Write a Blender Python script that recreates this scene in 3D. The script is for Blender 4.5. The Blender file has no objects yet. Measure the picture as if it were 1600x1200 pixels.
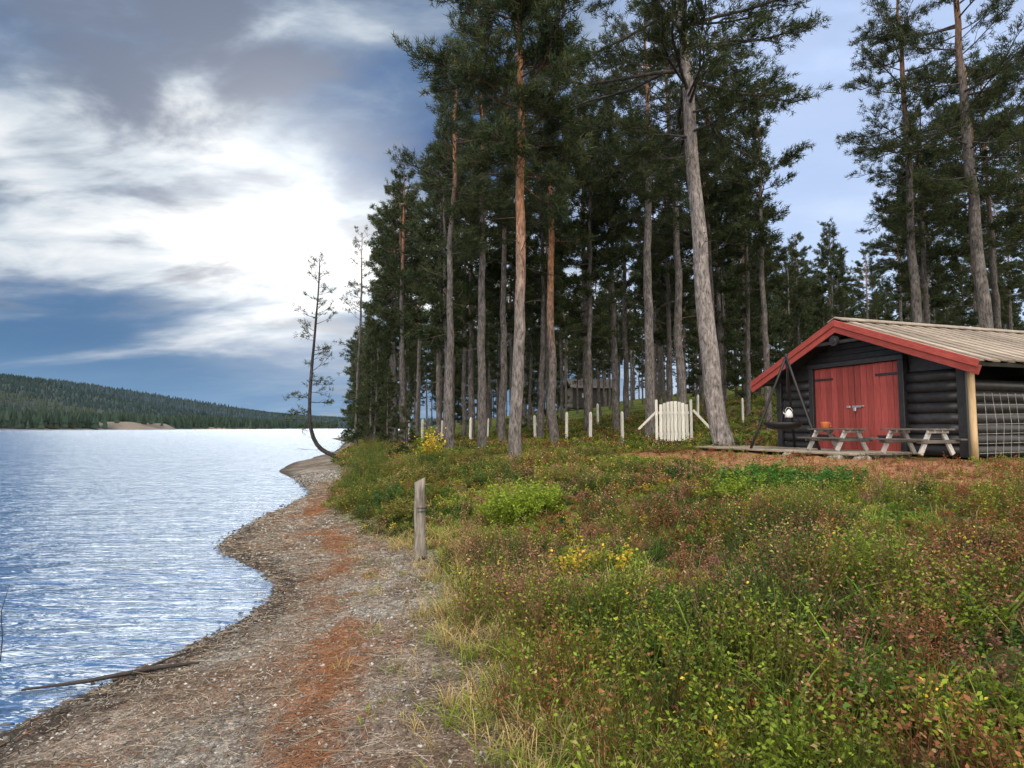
import bpy, math, numpy as np
from mathutils import Vector, Matrix
R=np.random.RandomState(7)
scene=bpy.context.scene
COL=scene.collection
# ------------------------------------------------------------------ helpers
def nrm(a): return a/np.maximum(np.linalg.norm(a,axis=-1,keepdims=True),1e-9)
_tab=np.random.RandomState(3).rand(256,256)
def vnoise(x,y,s=0):
    x=np.asarray(x,float)+s*17.3; y=np.asarray(y,float)+s*31.7
    xi=np.floor(x).astype(int); yi=np.floor(y).astype(int); fx=x-xi; fy=y-yi
    fx=fx*fx*(3-2*fx); fy=fy*fy*(3-2*fy)
    a=_tab[xi%256,yi%256]; b=_tab[(xi+1)%256,yi%256]; c=_tab[xi%256,(yi+1)%256]; d=_tab[(xi+1)%256,(yi+1)%256]
    return (a*(1-fx)+b*fx)*(1-fy)+(c*(1-fx)+d*fx)*fy
def fbm(x,y,s=0,o=4):
    r=0;a=.5;t=0
    for i in range(o):
        r=r+a*vnoise(x*2**i,y*2**i,s+i); t+=a; a*=.5
    return r/t
def sst(x,a,b):
    t=np.clip((x-a)/(b-a),0,1); return t*t*(3-2*t)

class B:
    def __init__(s): s.v=[];s.c=[];s.f=[];s.m=[];s.n=0
    def add(s,V,F,col,mat=0):
        V=np.asarray(V,float).reshape(-1,3); F=np.asarray(F,int)
        c=np.ones((len(V),4)); c[:,:3]=col
        s.v.append(V); s.c.append(c); s.f.append(F+s.n); s.m.append(np.full(len(F),mat)); s.n+=len(V)
    def mesh(s,name,mats,smooth=True):
        V=np.concatenate(s.v); C=np.concatenate(s.c)
        li=np.concatenate([f.ravel() for f in s.f]); sz=np.concatenate([np.full(len(f),f.shape[1]) for f in s.f])
        M=np.concatenate(s.m)
        me=bpy.data.meshes.new(name)
        me.vertices.add(len(V)); me.vertices.foreach_set('co',V.astype(np.float32).ravel())
        me.loops.add(len(li)); me.loops.foreach_set('vertex_index',li.astype(np.int32))
        me.polygons.add(len(sz)); st=np.concatenate([[0],np.cumsum(sz)[:-1]]).astype(np.int32)
        me.polygons.foreach_set('loop_start',st)
        me.polygons.foreach_set('material_index',M.astype(np.int32))
        me.update(calc_edges=True)
        me.polygons.foreach_set('use_smooth',np.full(len(sz),bool(smooth)))
        a=me.color_attributes.new('Col','FLOAT_COLOR','POINT'); a.data.foreach_set('color',C.astype(np.float32).ravel())
        for m in mats: me.materials.append(m)
        return me
    def obj(s,name,mats,smooth=True,parent=None):
        o=bpy.data.objects.new(name,s.mesh(name,mats,smooth)); COL.objects.link(o)
        if parent: o.parent=parent
        return o
def tube(path,rad,n=8,cap=True):
    path=np.asarray(path,float); rad=np.asarray(rad,float); k=len(path)
    T=nrm(np.gradient(path,axis=0)); ref=np.array([1.,0,0]) if abs(T[0,0])<.8 else np.array([0,0,1.])
    A=nrm(np.cross(T,ref)); Bv=np.cross(T,A)
    an=np.arange(n)*2*np.pi/n
    V=path[:,None]+rad[:,None,None]*(A[:,None]*np.cos(an)[None,:,None]+Bv[:,None]*np.sin(an)[None,:,None])
    V=V.reshape(-1,3)
    i=np.arange(k-1)[:,None]*n; j=np.arange(n)[None]; j2=(j+1)%n
    F=np.stack([i+j,i+j2,i+n+j2,i+n+j],-1).reshape(-1,4)
    if cap:
        V=np.vstack([V,path[:1],path[-1:]])
        c0=k*n;c1=c0+1
        return V,F,(np.stack([(np.arange(n)+1)%n,np.arange(n),np.full(n,c0)],-1),np.stack([(k-1)*n+np.arange(n),(k-1)*n+(np.arange(n)+1)%n,np.full(n,c1)],-1))
    return V,F,None
def addtube(b,path,rad,col,n=8,mat=0,cap=True):
    V,F,c=tube(path,rad,n,cap)
    n0=b.n; b.add(V,F,col,mat)
    if c:
        for t in c:
            b.f.append(t+n0); b.m.append(np.full(len(t),mat))
def sticks(b,P0,P1,r0,r1,col,mat=0):
    N=len(P0); T=nrm(P1-P0); ref=np.where(np.abs(T[:,2:3])<.9,np.array([[0,0,1.]]),np.array([[1.,0,0]]))
    A=nrm(np.cross(T,ref)); C=np.cross(T,A)
    r0=np.broadcast_to(np.asarray(r0,float),(N,)); r1=np.broadcast_to(np.asarray(r1,float),(N,))
    V=[]
    for P,r in ((P0,r0),(P1,r1)):
        for k in range(3):
            an=k*2*np.pi/3; V.append(P+r[:,None]*(A*math.cos(an)+C*math.sin(an)))
    V=np.stack(V,1).reshape(-1,3); o=np.arange(N)[:,None]*6
    F=np.concatenate([o+np.array([[k,(k+1)%3,3+(k+1)%3,3+k]]) for k in range(3)])
    col=np.asarray(col,float)
    if col.ndim==2 and len(col)>1: col=np.repeat(col,6,0)
    b.add(V,F,col,mat)
def leaves(b,P,A,L,W,col,mat=0,fold=.15):
    """diamond leaves: base P, direction A"""
    N=len(P); A=nrm(A); rnd=nrm(R.randn(N,3)+np.array([0,0,.9])); S=nrm(np.cross(A,rnd)); U=np.cross(S,A)
    L=np.broadcast_to(L,(N,))[:,None]; W=np.broadcast_to(W,(N,))[:,None]
    V=np.stack([P,P+A*L*.5+S*W*.5+U*W*fold,P+A*L,P+A*L*.5-S*W*.5+U*W*fold],1).reshape(-1,3)
    F=np.arange(N*4).reshape(-1,4); b.add(V,F,np.repeat(col,4,0) if np.ndim(col)==2 else col,mat)
def needles(b,P,A,n,L,w,col,mat=0,spread=.8):
    N=len(P); P=np.repeat(P,n,0); A=np.repeat(A,n,0); M=N*n
    D=nrm(nrm(A)+R.randn(M,3)*spread); l=L*(.6+.7*R.rand(M,1)); S=nrm(np.cross(D,R.randn(M,3)))*w*.5
    P=P+R.randn(M,3)*L*.2
    V=np.stack([P-S,P+S,P+D*l],1).reshape(-1,3)
    c=np.repeat(np.repeat(col,n,0)*(.75+.5*R.rand(M,1)),3,0)
    b.add(V,np.arange(M*3).reshape(-1,3),c,mat)
# ------------------------------------------------------------------ node helpers
def newmat(name):
    m=bpy.data.materials.new(name); m.use_nodes=True; nt=m.node_tree; nt.nodes.clear()
    return m,nt
class NT:
    def __init__(s,nt): s.nt=nt
    def n(s,t,ins=None,**kw):
        x=s.nt.nodes.new(t)
        for k,v in kw.items(): setattr(x,k,v)
        for k,v in (ins or {}).items(): s.set(x.inputs[k],v)
        return x
    def set(s,sock,v):
        if isinstance(v,bpy.types.NodeSocket): s.nt.links.new(v,sock)
        else: sock.default_value=v
    def m(s,op,a,b=None,clamp=False):
        x=s.nt.nodes.new('ShaderNodeMath'); x.operation=op; x.use_clamp=clamp; s.set(x.inputs[0],a)
        if b is not None: s.set(x.inputs[1],b)
        return x.outputs[0]
    def mr(s,v,a,b,c=0.,d=1.,smooth=True):
        x=s.nt.nodes.new('ShaderNodeMapRange'); x.interpolation_type='SMOOTHSTEP' if smooth else 'LINEAR'
        for i,q in enumerate((v,a,b,c,d)): s.set(x.inputs[i],q)
        return x.outputs[0]
    def mix(s,f,a,b,mode='MIX'):
        x=s.nt.nodes.new('ShaderNodeMix'); x.data_type='RGBA'; x.blend_type=mode
        s.set(x.inputs[0],f); s.set(x.inputs[6],a); s.set(x.inputs[7],b); return x.outputs[2]
    def noise(s,vec,scale,detail=4,rough=.5,dist=0.):
        x=s.nt.nodes.new('ShaderNodeTexNoise'); s.set(x.inputs['Vector'],vec)
        x.inputs['Scale'].default_value=scale;x.inputs['Detail'].default_value=detail;x.inputs['Roughness'].default_value=rough;x.inputs['Distortion'].default_value=dist
        return x.outputs['Fac']
    def mapping(s,vec,rot=(0,0,0),scale=(1,1,1),loc=(0,0,0)):
        x=s.nt.nodes.new('ShaderNodeMapping'); s.set(x.inputs['Vector'],vec); x.inputs['Rotation'].default_value=rot; x.inputs['Scale'].default_value=scale; x.inputs['Location'].default_value=loc
        return x.outputs[0]
    def bump(s,h,strength=.5,dist=.02):
        x=s.nt.nodes.new('ShaderNodeBump'); s.set(x.inputs['Height'],h); x.inputs['Strength'].default_value=strength; x.inputs['Distance'].default_value=dist
        return x.outputs[0]
def C4(c): return (c[0],c[1],c[2],1)
def attrmat(name,rough=.8,trans=0.,nscale=0,namp=.5,bump=0,bd=.01,spec=.2):
    m,nt=newmat(name); g=NT(nt)
    col=g.n('ShaderNodeAttribute',attribute_name='Col').outputs['Color']
    tc=g.n('ShaderNodeTexCoord').outputs['Object']
    nn=None
    if nscale:
        nn=g.noise(tc,nscale,5,.65); f=g.mr(nn,.3,.7,1-namp,1+namp,False)
        col=g.mix(1.,col,g.n('ShaderNodeCombineColor',{0:f,1:f,2:f}).outputs[0],'MULTIPLY')
    p=g.n('ShaderNodeBsdfPrincipled',{'Base Color':col,'Roughness':rough,'Specular IOR Level':spec})
    if bump: g.set(p.inputs['Normal'],g.bump(nn,bump,bd))
    out=g.n('ShaderNodeOutputMaterial')
    if trans:
        t=g.n('ShaderNodeBsdfTranslucent',{'Color':col})
        mx=g.n('ShaderNodeMixShader',{0:trans,1:p.outputs[0],2:t.outputs[0]}); nt.links.new(mx.outputs[0],out.inputs[0])
    else: nt.links.new(p.outputs[0],out.inputs[0])
    return m
def woodmat(name,c1,c2,scale=(3,3,30),rough=.7,bump=.4,ns=2.,spec=.3):
    m,nt=newmat(name); g=NT(nt)
    tc=g.n('ShaderNodeTexCoord').outputs['Object']
    a=g.noise(g.mapping(tc,scale=scale),ns,6,.65,.3); b_=g.noise(tc,1.7,4,.6)
    f=g.mr(g.m('ADD',g.m('MULTIPLY',a,.65),g.m('MULTIPLY',b_,.35)),.33,.67)
    col=g.mix(f,C4(c1),C4(c2))
    oi=g.n('ShaderNodeObjectInfo').outputs['Random']; q=g.mr(oi,0.,1.,.78,1.2,False)
    col=g.mix(1.,col,g.n('ShaderNodeCombineColor',{0:q,1:q,2:q}).outputs[0],'MULTIPLY')
    p=g.n('ShaderNodeBsdfPrincipled',{'Base Color':col,'Roughness':rough,'Specular IOR Level':spec,'Normal':g.bump(a,bump,.01)})
    out=g.n('ShaderNodeOutputMaterial'); nt.links.new(p.outputs[0],out.inputs[0]); return m
# ------------------------------------------------------------------ terrain
SH=np.array([(-3000,-60),(-60,-12),(-20,-6),(0,-3.6),(3.4,-2.95),(4.1,-2.75),(4.8,-2.5),(6.07,-2.4),(7.2,-2.75),(8.1,-3.7),(8.9,-4.3),(11,-4.6),(15.6,-5.0),(18.6,-6.3),(24,-9.2),(30,-10.6),(44,-12.6),(60,-16.5),(74,-20),(95,-28),(130,-34),(200,-10),(300,60),(500,200),(3000,1200)],float)
VG=np.array([(-3000,-50),(-60,-4),(0,.6),(3,.25),(4.2,-.3),(6,-.6),(7.6,-1.15),(9,-2.4),(10.5,-3.15),(14,-3.8),(20,-5.5),(30,-8.6),(44,-11.4),(60,-15.5),(95,-26),(130,-32),(200,-8),(300,62),(500,205),(3000,1210)],float)
def mk(T):
    y=np.arange(-100,520,.1); x=np.interp(y,T[:,0],T[:,1]); k=np.exp(-.5*(np.arange(-12,13)/4.)**2); k/=k.sum()
    xs=np.convolve(np.pad(x,12,mode='edge'),k,'valid'); return y,xs
_sy,_sx=mk(SH); _vy,_vx=mk(VG)
def Xs(y): return np.where((y>-99)&(y<515),np.interp(y,_sy,_sx),np.interp(y,SH[:,0],SH[:,1]))+(.10*(vnoise(np.asarray(y)*1.3,0*y+3.,4)-.5)+.25*(vnoise(np.asarray(y)*.35,0*y+9.,4)-.5)+.07*(vnoise(np.asarray(y)*4.,0*y+1.,8)-.5))
def Xv(y): return np.where((y>-99)&(y<515),np.interp(y,_vy,_vx),np.interp(y,VG[:,0],VG[:,1]))+.55*(vnoise(np.asarray(y)*.9,0*y+5.,2)-.5)+.3*(vnoise(np.asarray(y)*2.7,0*y+5.,7)-.5)
def gz(x,y,fine=True):
    x=np.asarray(x,float); y=np.asarray(y,float)
    xs=Xs(y); xv=np.maximum(Xv(y),xs+.3); ds=x-xs; w=xv-xs; s=np.maximum(x-xv,0)
    t=np.clip(ds/w,0,1)
    z=np.where(ds<0,np.maximum(ds*.11,-2.5),.24*t**.85)
    z=z+.80*(1-np.exp(-s/3.1))+.12*sst(s,0,.5)*sst(y,7,10)
    z=z+.13*np.clip(s-8,0,70)*np.clip((y-18)/15,0,1)
    z=z+sst(s,0,2)*(.16*(fbm(x*.45,y*.45,1)-.5)+.10*(fbm(x*1.4,y*1.4,2)-.5))
    u=(x-6.71)*.318+(y-15.14)*-.948; v=(x-6.71)*.948+(y-15.14)*.318
    k=sst(u,-1.8,-.5)*(1-sst(u,5.3,6.6))*sst(v,-3.2,-1.9)*(1-sst(v,8,11)); z=z*(1-k)+1.13*k
    if fine: z=z+sst(ds,-.1,.5)*.035*(fbm(x*3.5,y*3.5,6)-.5)*2*(1+.6*sst(s,0,.5))
    fs=np.maximum(-(x+345+18*np.sin(y*.02)+10*np.sin(y*.051)),(y-1150)*.6)
    far=sst(fs,0,12)*1.0+.05*np.clip(fs,0,400)
    ridge=np.interp(y,[0,400,900,1430,2030,2600,3000],[116,116,116,104,62,50,44])
    far=far+(ridge-10)*sst(-x-420,0,800)*(.85+.3*fbm(x*.004,y*.004,3))
    far=far+16*sst(y,1300,2300)*sst(x,-900,-100)
    sandy=(np.exp(-((y-545)/16.)**2)+.8*np.exp(-((y-585)/12.)**2))*sst(fs,0,14)*np.exp(-(fs/45.)**2)
    far=far+7*sandy*(.5+fbm(x*.05,y*.05,3))
    z=np.where(fs>0,np.maximum(z*0,far),z)
    return z
# ------------------------------------------------------------------ world
SUN_AZ=math.radians(-19); SUN_EL=math.radians(17)
SD=(math.sin(SUN_AZ)*math.cos(SUN_EL),math.cos(SUN_AZ)*math.cos(SUN_EL),math.sin(SUN_EL))
w=bpy.data.worlds.new("World"); scene.world=w; w.use_nodes=True; nt=w.node_tree; nt.nodes.clear(); g=NT(nt)
D=g.n('ShaderNodeVectorMath',{0:g.n('ShaderNodeTexCoord').outputs['Generated']},operation='NORMALIZE').outputs[0]
sp=g.n('ShaderNodeSeparateXYZ',{0:D}); x,y,z=sp.outputs
zc=g.m('ADD',g.m('MAXIMUM',z,0.),.22)
P=g.n('ShaderNodeCombineXYZ',{0:g.m('DIVIDE',x,zc),1:g.m('DIVIDE',y,zc),2:0.}).outputs[0]
rot=(0,0,math.radians(40))
nA=g.noise(g.mapping(P,rot=rot,scale=(.9,1.3,1),loc=(2.3,.7,0)),1.1,9,.52,.3)
nB=g.noise(g.mapping(P,rot=rot,scale=(1.3,2.2,1),loc=(5,1,3)),2.0,10,.56,.35)
nC=g.noise(g.mapping(P,rot=rot,scale=(.75,1.35,1),loc=(8,4,1)),1.35,6,.50,.35)
dot=g.n('ShaderNodeVectorMath',{0:D,1:SD},operation='DOT_PRODUCT').outputs['Value']; dot=g.m('MAXIMUM',dot,0.)
g1=g.m('POWER',dot,18.); g2=g.m('POWER',dot,80.)
cov=g.mr(g.m('ADD',g.m('MULTIPLY',nA,.6),g.m('MULTIPLY',nB,.4)),.38,.50)
right=g.m('MULTIPLY',g.mr(x,-.02,.28),g.mr(y,0.,.3))
cov=g.m('MULTIPLY',cov,g.m('SUBTRACT',1.,g.m('MULTIPLY',right,.8)))
br=g.m('ADD',g.m('MULTIPLY',g.m('SUBTRACT',nC,.5),2.1),g.m('MULTIPLY',g.m('SUBTRACT',nB,.5),1.2))
br=g.m('ADD',g.m('ADD',g.m('SUBTRACT',br,g.mr(z,.22,.50,0.,.22)),g.m('MULTIPLY',g1,.42)),.47)
ramp=g.n('ShaderNodeValToRGB',{0:br}); cr=ramp.color_ramp
cr.elements[0].position=.08; cr.elements[0].color=(.075,.155,.34,1)
cr.elements[1].position=1.0; cr.elements[1].color=(.96,.98,1.0,1)
e=cr.elements.new(.30); e.color=(.14,.23,.40,1)
e=cr.elements.new(.54); e.color=(.33,.41,.53,1)
e=cr.elements.new(.76); e.color=(.66,.73,.80,1)
cloud=ramp.outputs[0]
bank=g.m('MULTIPLY',g.mr(g.m('ADD',z,g.m('MULTIPLY',g.m('SUBTRACT',nC,.5),.30)),.10,.20,1.,0.),g.mr(g.m('ABSOLUTE',g.m('SUBTRACT',x,-.22)),.0,.3,.80,.97))
bank=g.m('MULTIPLY',bank,g.mr(x,.1,.4,1.,.2))
cloud=g.mix(bank,cloud,g.mix(g.mr(z,.0,.14),(.19,.35,.57,1),(.10,.21,.39,1)))
sky=g.n('ShaderNodeTexSky',sky_type='NISHITA'); sky.sun_disc=False; sky.sun_elevation=SUN_EL; sky.sun_rotation=SUN_AZ
sky.air_density=1.0; sky.dust_density=.6; sky.ozone_density=2.5
leftblue=g.mr(x,-.15,.2,.40,1.35)
bgS=g.n('ShaderNodeBackground',{'Color':g.mix(.7,sky.outputs[0],(4.5,5.4,7.5,1)),'Strength':g.m('MULTIPLY',leftblue,.12)})
fill_mask=g.mr(y,.25,-.35)
cloud=g.mix(g.m('MULTIPLY',fill_mask,.85),cloud,(.88,.80,.69,1))  # unseen sky behind the camera warmed as added fill light
fill_gain=g.m('ADD',g.m('ADD',1.,g.m('MULTIPLY',fill_mask,3.2)),g.mr(z,.62,.95,0.,2.8))  # sky out of view, behind and overhead, boosted to brighten the foreground
bgC=g.n('ShaderNodeBackground',{'Color':cloud,'Strength':fill_gain})
mx=g.n('ShaderNodeMixShader',{0:g.m('MAXIMUM',g.m('MAXIMUM',cov,bank),fill_mask),1:bgS.outputs[0],2:bgC.outputs[0]})
bgG=g.n('ShaderNodeBackground',{'Color':(1,.97,.92,1),'Strength':g.m('MULTIPLY',g2,.5)})
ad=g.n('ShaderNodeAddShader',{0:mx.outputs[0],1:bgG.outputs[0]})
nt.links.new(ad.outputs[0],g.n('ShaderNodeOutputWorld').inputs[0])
sl=bpy.data.lights.new('sun','SUN'); sl.energy=1.5; sl.angle=math.radians(42); sl.color=(1,.84,.60)
so=bpy.data.objects.new('sun',sl); COL.objects.link(so); so.rotation_euler=Vector(SD).to_track_quat('Z','Y').to_euler()
# ------------------------------------------------------------------ camera
cd=bpy.data.cameras.new('camera'); cam=bpy.data.objects.new('camera',cd); COL.objects.link(cam); scene.camera=cam
cd.sensor_width=36; cd.lens=21.45; cd.clip_start=.05; cd.clip_end=8000
cam.location=(0,0,1.7); cam.rotation_euler=(math.radians(94.1),0,0)
# ------------------------------------------------------------------ ground
def litter_zone(x,y):
    q=((x-5.6)/2.5)**2+((y-10.8)/3.6)**2
    q2=((x-3.6)/2.0)**2+((y-14)/1.8)**2
    q3=((x-8.6)/2.2)**2+((y-9.2)/1.3)**2
    return np.clip(1.35-np.minimum(np.minimum(q,q2*1.2),q3)+1.2*(fbm(x*1.1,y*1.1,8)-.5),0,1)
def strip(x,y):
    c=np.interp(y,[0,3,4.3,6,7.6,10,16],[-.75,-1.0,-1.25,-1.6,-1.95,-3.4,-4.3])+.35*(fbm(y*.9,y*0+2,5)-.5)
    wd=.10+.42*fbm(x*0+1,y*1.2,9)
    return np.exp(-np.abs((x-c)/wd)**1.5)*sst(fbm(x*4.5,y*2.2,12),.34,.68)
def lerp(a,b,t): return a*(1-t[...,None])+b*t[...,None]
A=np.array
n=860
u=np.linspace(-1,1,n); a=4.; bb=math.asinh(3000/a)
gx=a*np.sinh(bb*u); gy=4+a*np.sinh(bb*u)
GX,GY=np.meshgrid(gx,gy,indexing='xy'); GZ=gz(GX,GY)
s_=GX-np.maximum(Xv(GY),Xs(GY)+.3); ds_=GX-Xs(GY)
grav=lerp(A([.185,.168,.145]),A([.34,.315,.275]),fbm(GX*2,GY*2,1))
grav=lerp(grav,A([.09,.07,.054]),sst(fbm(GX*1.6,GY*1.6,21),.40,.62)*.8)
grav=lerp(grav,A([.20,.125,.08]),sst(fbm(GX*1.1,GY*1.1,31),.48,.72)*.55)
grav=lerp(grav,A([.055,.048,.042]),sst(ds_,.6,.0)*.95)
grav=lerp(grav,A([.27,.125,.06]),np.clip(strip(GX,GY)*.9,0,1))
moss=lerp(A([.05,.07,.016]),A([.14,.165,.03]),sst(fbm(GX*.7,GY*.7,2),.3,.7))
moss=lerp(moss,A([.20,.14,.05]),sst(fbm(GX*.9,GY*.9,14),.48,.70)*.75)
moss=lerp(moss,A([.30,.145,.075]),np.clip(litter_zone(GX,GY)*1.2,0,.95))
near_=(1-sst(GY,5,9))*sst(s_,.2,1.); moss=lerp(moss,A([.045,.042,.018]),near_*.7)
forest=sst(GY,24,34); moss=lerp(moss,moss*A([.8,.95,.75]),forest)
col=lerp(grav,moss,sst(s_+.5*(fbm(GX*3,GY*3,4)-.5),-.25,.25))
fs=np.maximum(-(GX+345+18*np.sin(GY*.02)+10*np.sin(GY*.051)),(GY-1150)*.6)
hill=lerp(A([.018,.032,.034]),A([.034,.052,.048]),fbm(GX*.01,GY*.01,3))  # bluish tint is distance haze put into the hill colour
sand=np.clip((np.exp(-((GY-545)/18.)**2)+np.exp(-((GY-585)/12.)**2))*(fs<36)+np.exp(-((GY-760)/22.)**2)*(fs<25)+(fs<5),0,1)
hill=lerp(hill,A([.24,.19,.155]),sand*.75)
col=np.where((fs>0)[...,None],hill,col)
b=B(); i=np.arange((n-1))[:,None]*n+np.arange(n-1)[None]; F=np.stack([i,i+1,i+n+1,i+n],-1).reshape(-1,4)
b.add(np.stack([GX,GY,GZ],-1).reshape(-1,3),F,col.reshape(-1,3))
m,nt=newmat('ground_mat'); g=NT(nt)
colr=g.n('ShaderNodeAttribute',attribute_name='Col').outputs['Color']; tc=g.n('ShaderNodeTexCoord').outputs['Object']
n1=g.noise(tc,30,8,.72); n2=g.noise(tc,6,5,.6)
vo=g.n('ShaderNodeTexVoronoi',{'Vector':tc,'Scale':70.}); vd=vo.outputs['Distance']
f=g.m('MULTIPLY',g.mr(n1,.3,.7,.30,1.8,False),g.mr(n2,.3,.7,.62,1.38,False))
f=g.m('MULTIPLY',f,g.mr(vd,.2,.9,1.2,.5,False))
colr=g.mix(1.,colr,g.n('ShaderNodeCombineColor',{0:f,1:f,2:f}).outputs[0],'MULTIPLY')
hgt=g.m('ADD',g.m('MULTIPLY',n1,1.),g.m('MULTIPLY',vd,-.6))
p=g.n('ShaderNodeBsdfPrincipled',{'Base Color':colr,'Roughness':.95,'Specular IOR Level':.1,'Normal':g.bump(hgt,.9,.02)})
nt.links.new(p.outputs[0],g.n('ShaderNodeOutputMaterial').inputs[0])
b.obj('ground',[m])
# ------------------------------------------------------------------ water
m,nt=newmat('water_mat'); g=NT(nt); tc=g.n('ShaderNodeTexCoord').outputs['Object']
wv1=g.noise(g.mapping(tc,rot=(0,0,math.radians(14)),scale=(.6,2.0,1)),1.5,4,.5,.6)
wv2=g.noise(g.mapping(tc,rot=(0,0,math.radians(-6)),scale=(1.1,5.5,1)),1.8,3,.5,.8)
wv3=g.noise(g.mapping(tc,rot=(0,0,math.radians(20)),scale=(.14,.4,1)),1.2,4,.55,.5)
h=g.m('ADD',g.m('ADD',g.m('MULTIPLY',wv1,.12),g.m('MULTIPLY',wv2,.055)),g.m('MULTIPLY',wv3,.34))
bn=g.bump(h,1.0,1.0)
dif=g.n('ShaderNodeBsdfDiffuse',{'Color':(.045,.10,.20,1)})
gl=g.n('ShaderNodeBsdfGlossy',{'Color':(.64,.77,.98,1),'Roughness':.12,'Normal':bn})
fr=g.n('ShaderNodeFresnel',{'IOR':1.45,'Normal':bn}).outputs[0]
mxs=g.n('ShaderNodeMixShader',{0:g.m('ADD',g.m('MULTIPLY',fr,.52),.20),1:dif.outputs[0],2:gl.outputs[0]})
nt.links.new(mxs.outputs[0],g.n('ShaderNodeOutputMaterial').inputs[0])
b=B(); b.add([(-2500,-400,0),(300,-400,0),(300,2500,0),(-2500,2500,0)],[[0,1,2,3]],(1,1,1)); b.obj('lake_water',[m],False)
# ------------------------------------------------------------------ distant forest
b=B()
def conifers(X,Y,H,c):
    N=len(X); Z=gz(X,Y,False); base=np.stack([X,Y,Z-.5],-1)
    for lo,hi,rr in ((.08,.62,.22),(.40,1.,.14)):
        k=5; an=R.rand(N)*6.28
        V=[base+np.stack([np.cos(an+j*6.283/k)*rr*H*(.7+.6*R.rand(N)),np.sin(an+j*6.283/k)*rr*H*(.7+.6*R.rand(N)),lo*H],-1) for j in range(k)]
        V.append(base+np.stack([0*H,0*H,hi*H],-1)); V=np.stack(V,1).reshape(-1,3)
        o=np.arange(N)[:,None]*(k+1); F=np.concatenate([o+A([[j,(j+1)%k,k]]) for j in range(k)])
        b.add(V,F,np.repeat(c,k+1,0))
N=5600; yy=R.rand(N)*1150+60; off=R.rand(N)**1.3*140; xx=-(345+18*np.sin(yy*.02)+10*np.sin(yy*.051))-6-off
keep=~(((np.abs(yy-560)<36)&(off<36)&(R.rand(N)<.8))|((np.abs(yy-760)<20)&(off<25)&(R.rand(N)<.85)))
xx,yy=xx[keep],yy[keep]; conifers(xx,yy,6+8*R.rand(len(xx))**1.5,A([.020,.036,.026])*(.6+.9*R.rand(len(xx),1)))
N=30000; yy=300+R.rand(N)*2500; xx=-480-R.rand(N)*1300; cl=sst(fbm(xx*.006,yy*.006,9),.4,.6)[:,None]; conifers(xx,yy,5+5*R.rand(N),(A([.020,.038,.040])*(1-cl)+A([.038,.052,.040])*cl)*(.75+.5*R.rand(N,1)))  # hill trees carry the same haze tint in their colour
N=3000; xx=-900+R.rand(N)*1100; yy=1165+R.rand(N)**1.5*500; conifers(xx,yy,9+6*R.rand(N),A([.034,.056,.068])*(.7+.6*R.rand(N,1)))  # farthest trees paler and bluer, haze painted into the colour
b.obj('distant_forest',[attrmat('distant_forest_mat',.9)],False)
# ------------------------------------------------------------------ pines
needle_mat=attrmat('pine_needles_mat',.55,.3,spec=.3)
m,nt=newmat('pine_bark_mat'); g=NT(nt); tc=g.n('ShaderNodeTexCoord').outputs['Object']
colr=g.n('ShaderNodeAttribute',attribute_name='Col').outputs['Color']
n1=g.noise(g.mapping(tc,scale=(1,1,.28)),22,6,.65,.4); n2=g.noise(g.mapping(tc,scale=(1,1,.5)),5,4,.6)
f=g.m('MULTIPLY',g.mr(n1,.32,.68,.25,1.75,False),g.mr(n2,.3,.7,.6,1.4,False))
colr=g.mix(1.,colr,g.n('ShaderNodeCombineColor',{0:f,1:f,2:f}).outputs[0],'MULTIPLY')
p=g.n('ShaderNodeBsdfPrincipled',{'Base Color':colr,'Roughness':.85,'Specular IOR Level':.2,'Normal':g.bump(n1,1.,.03)})
nt.links.new(p.outputs[0],g.n('ShaderNodeOutputMaterial').inputs[0]); bark_mat=m
GREY=A([.105,.093,.088]); ORNG=A([.26,.13,.07])
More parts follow.
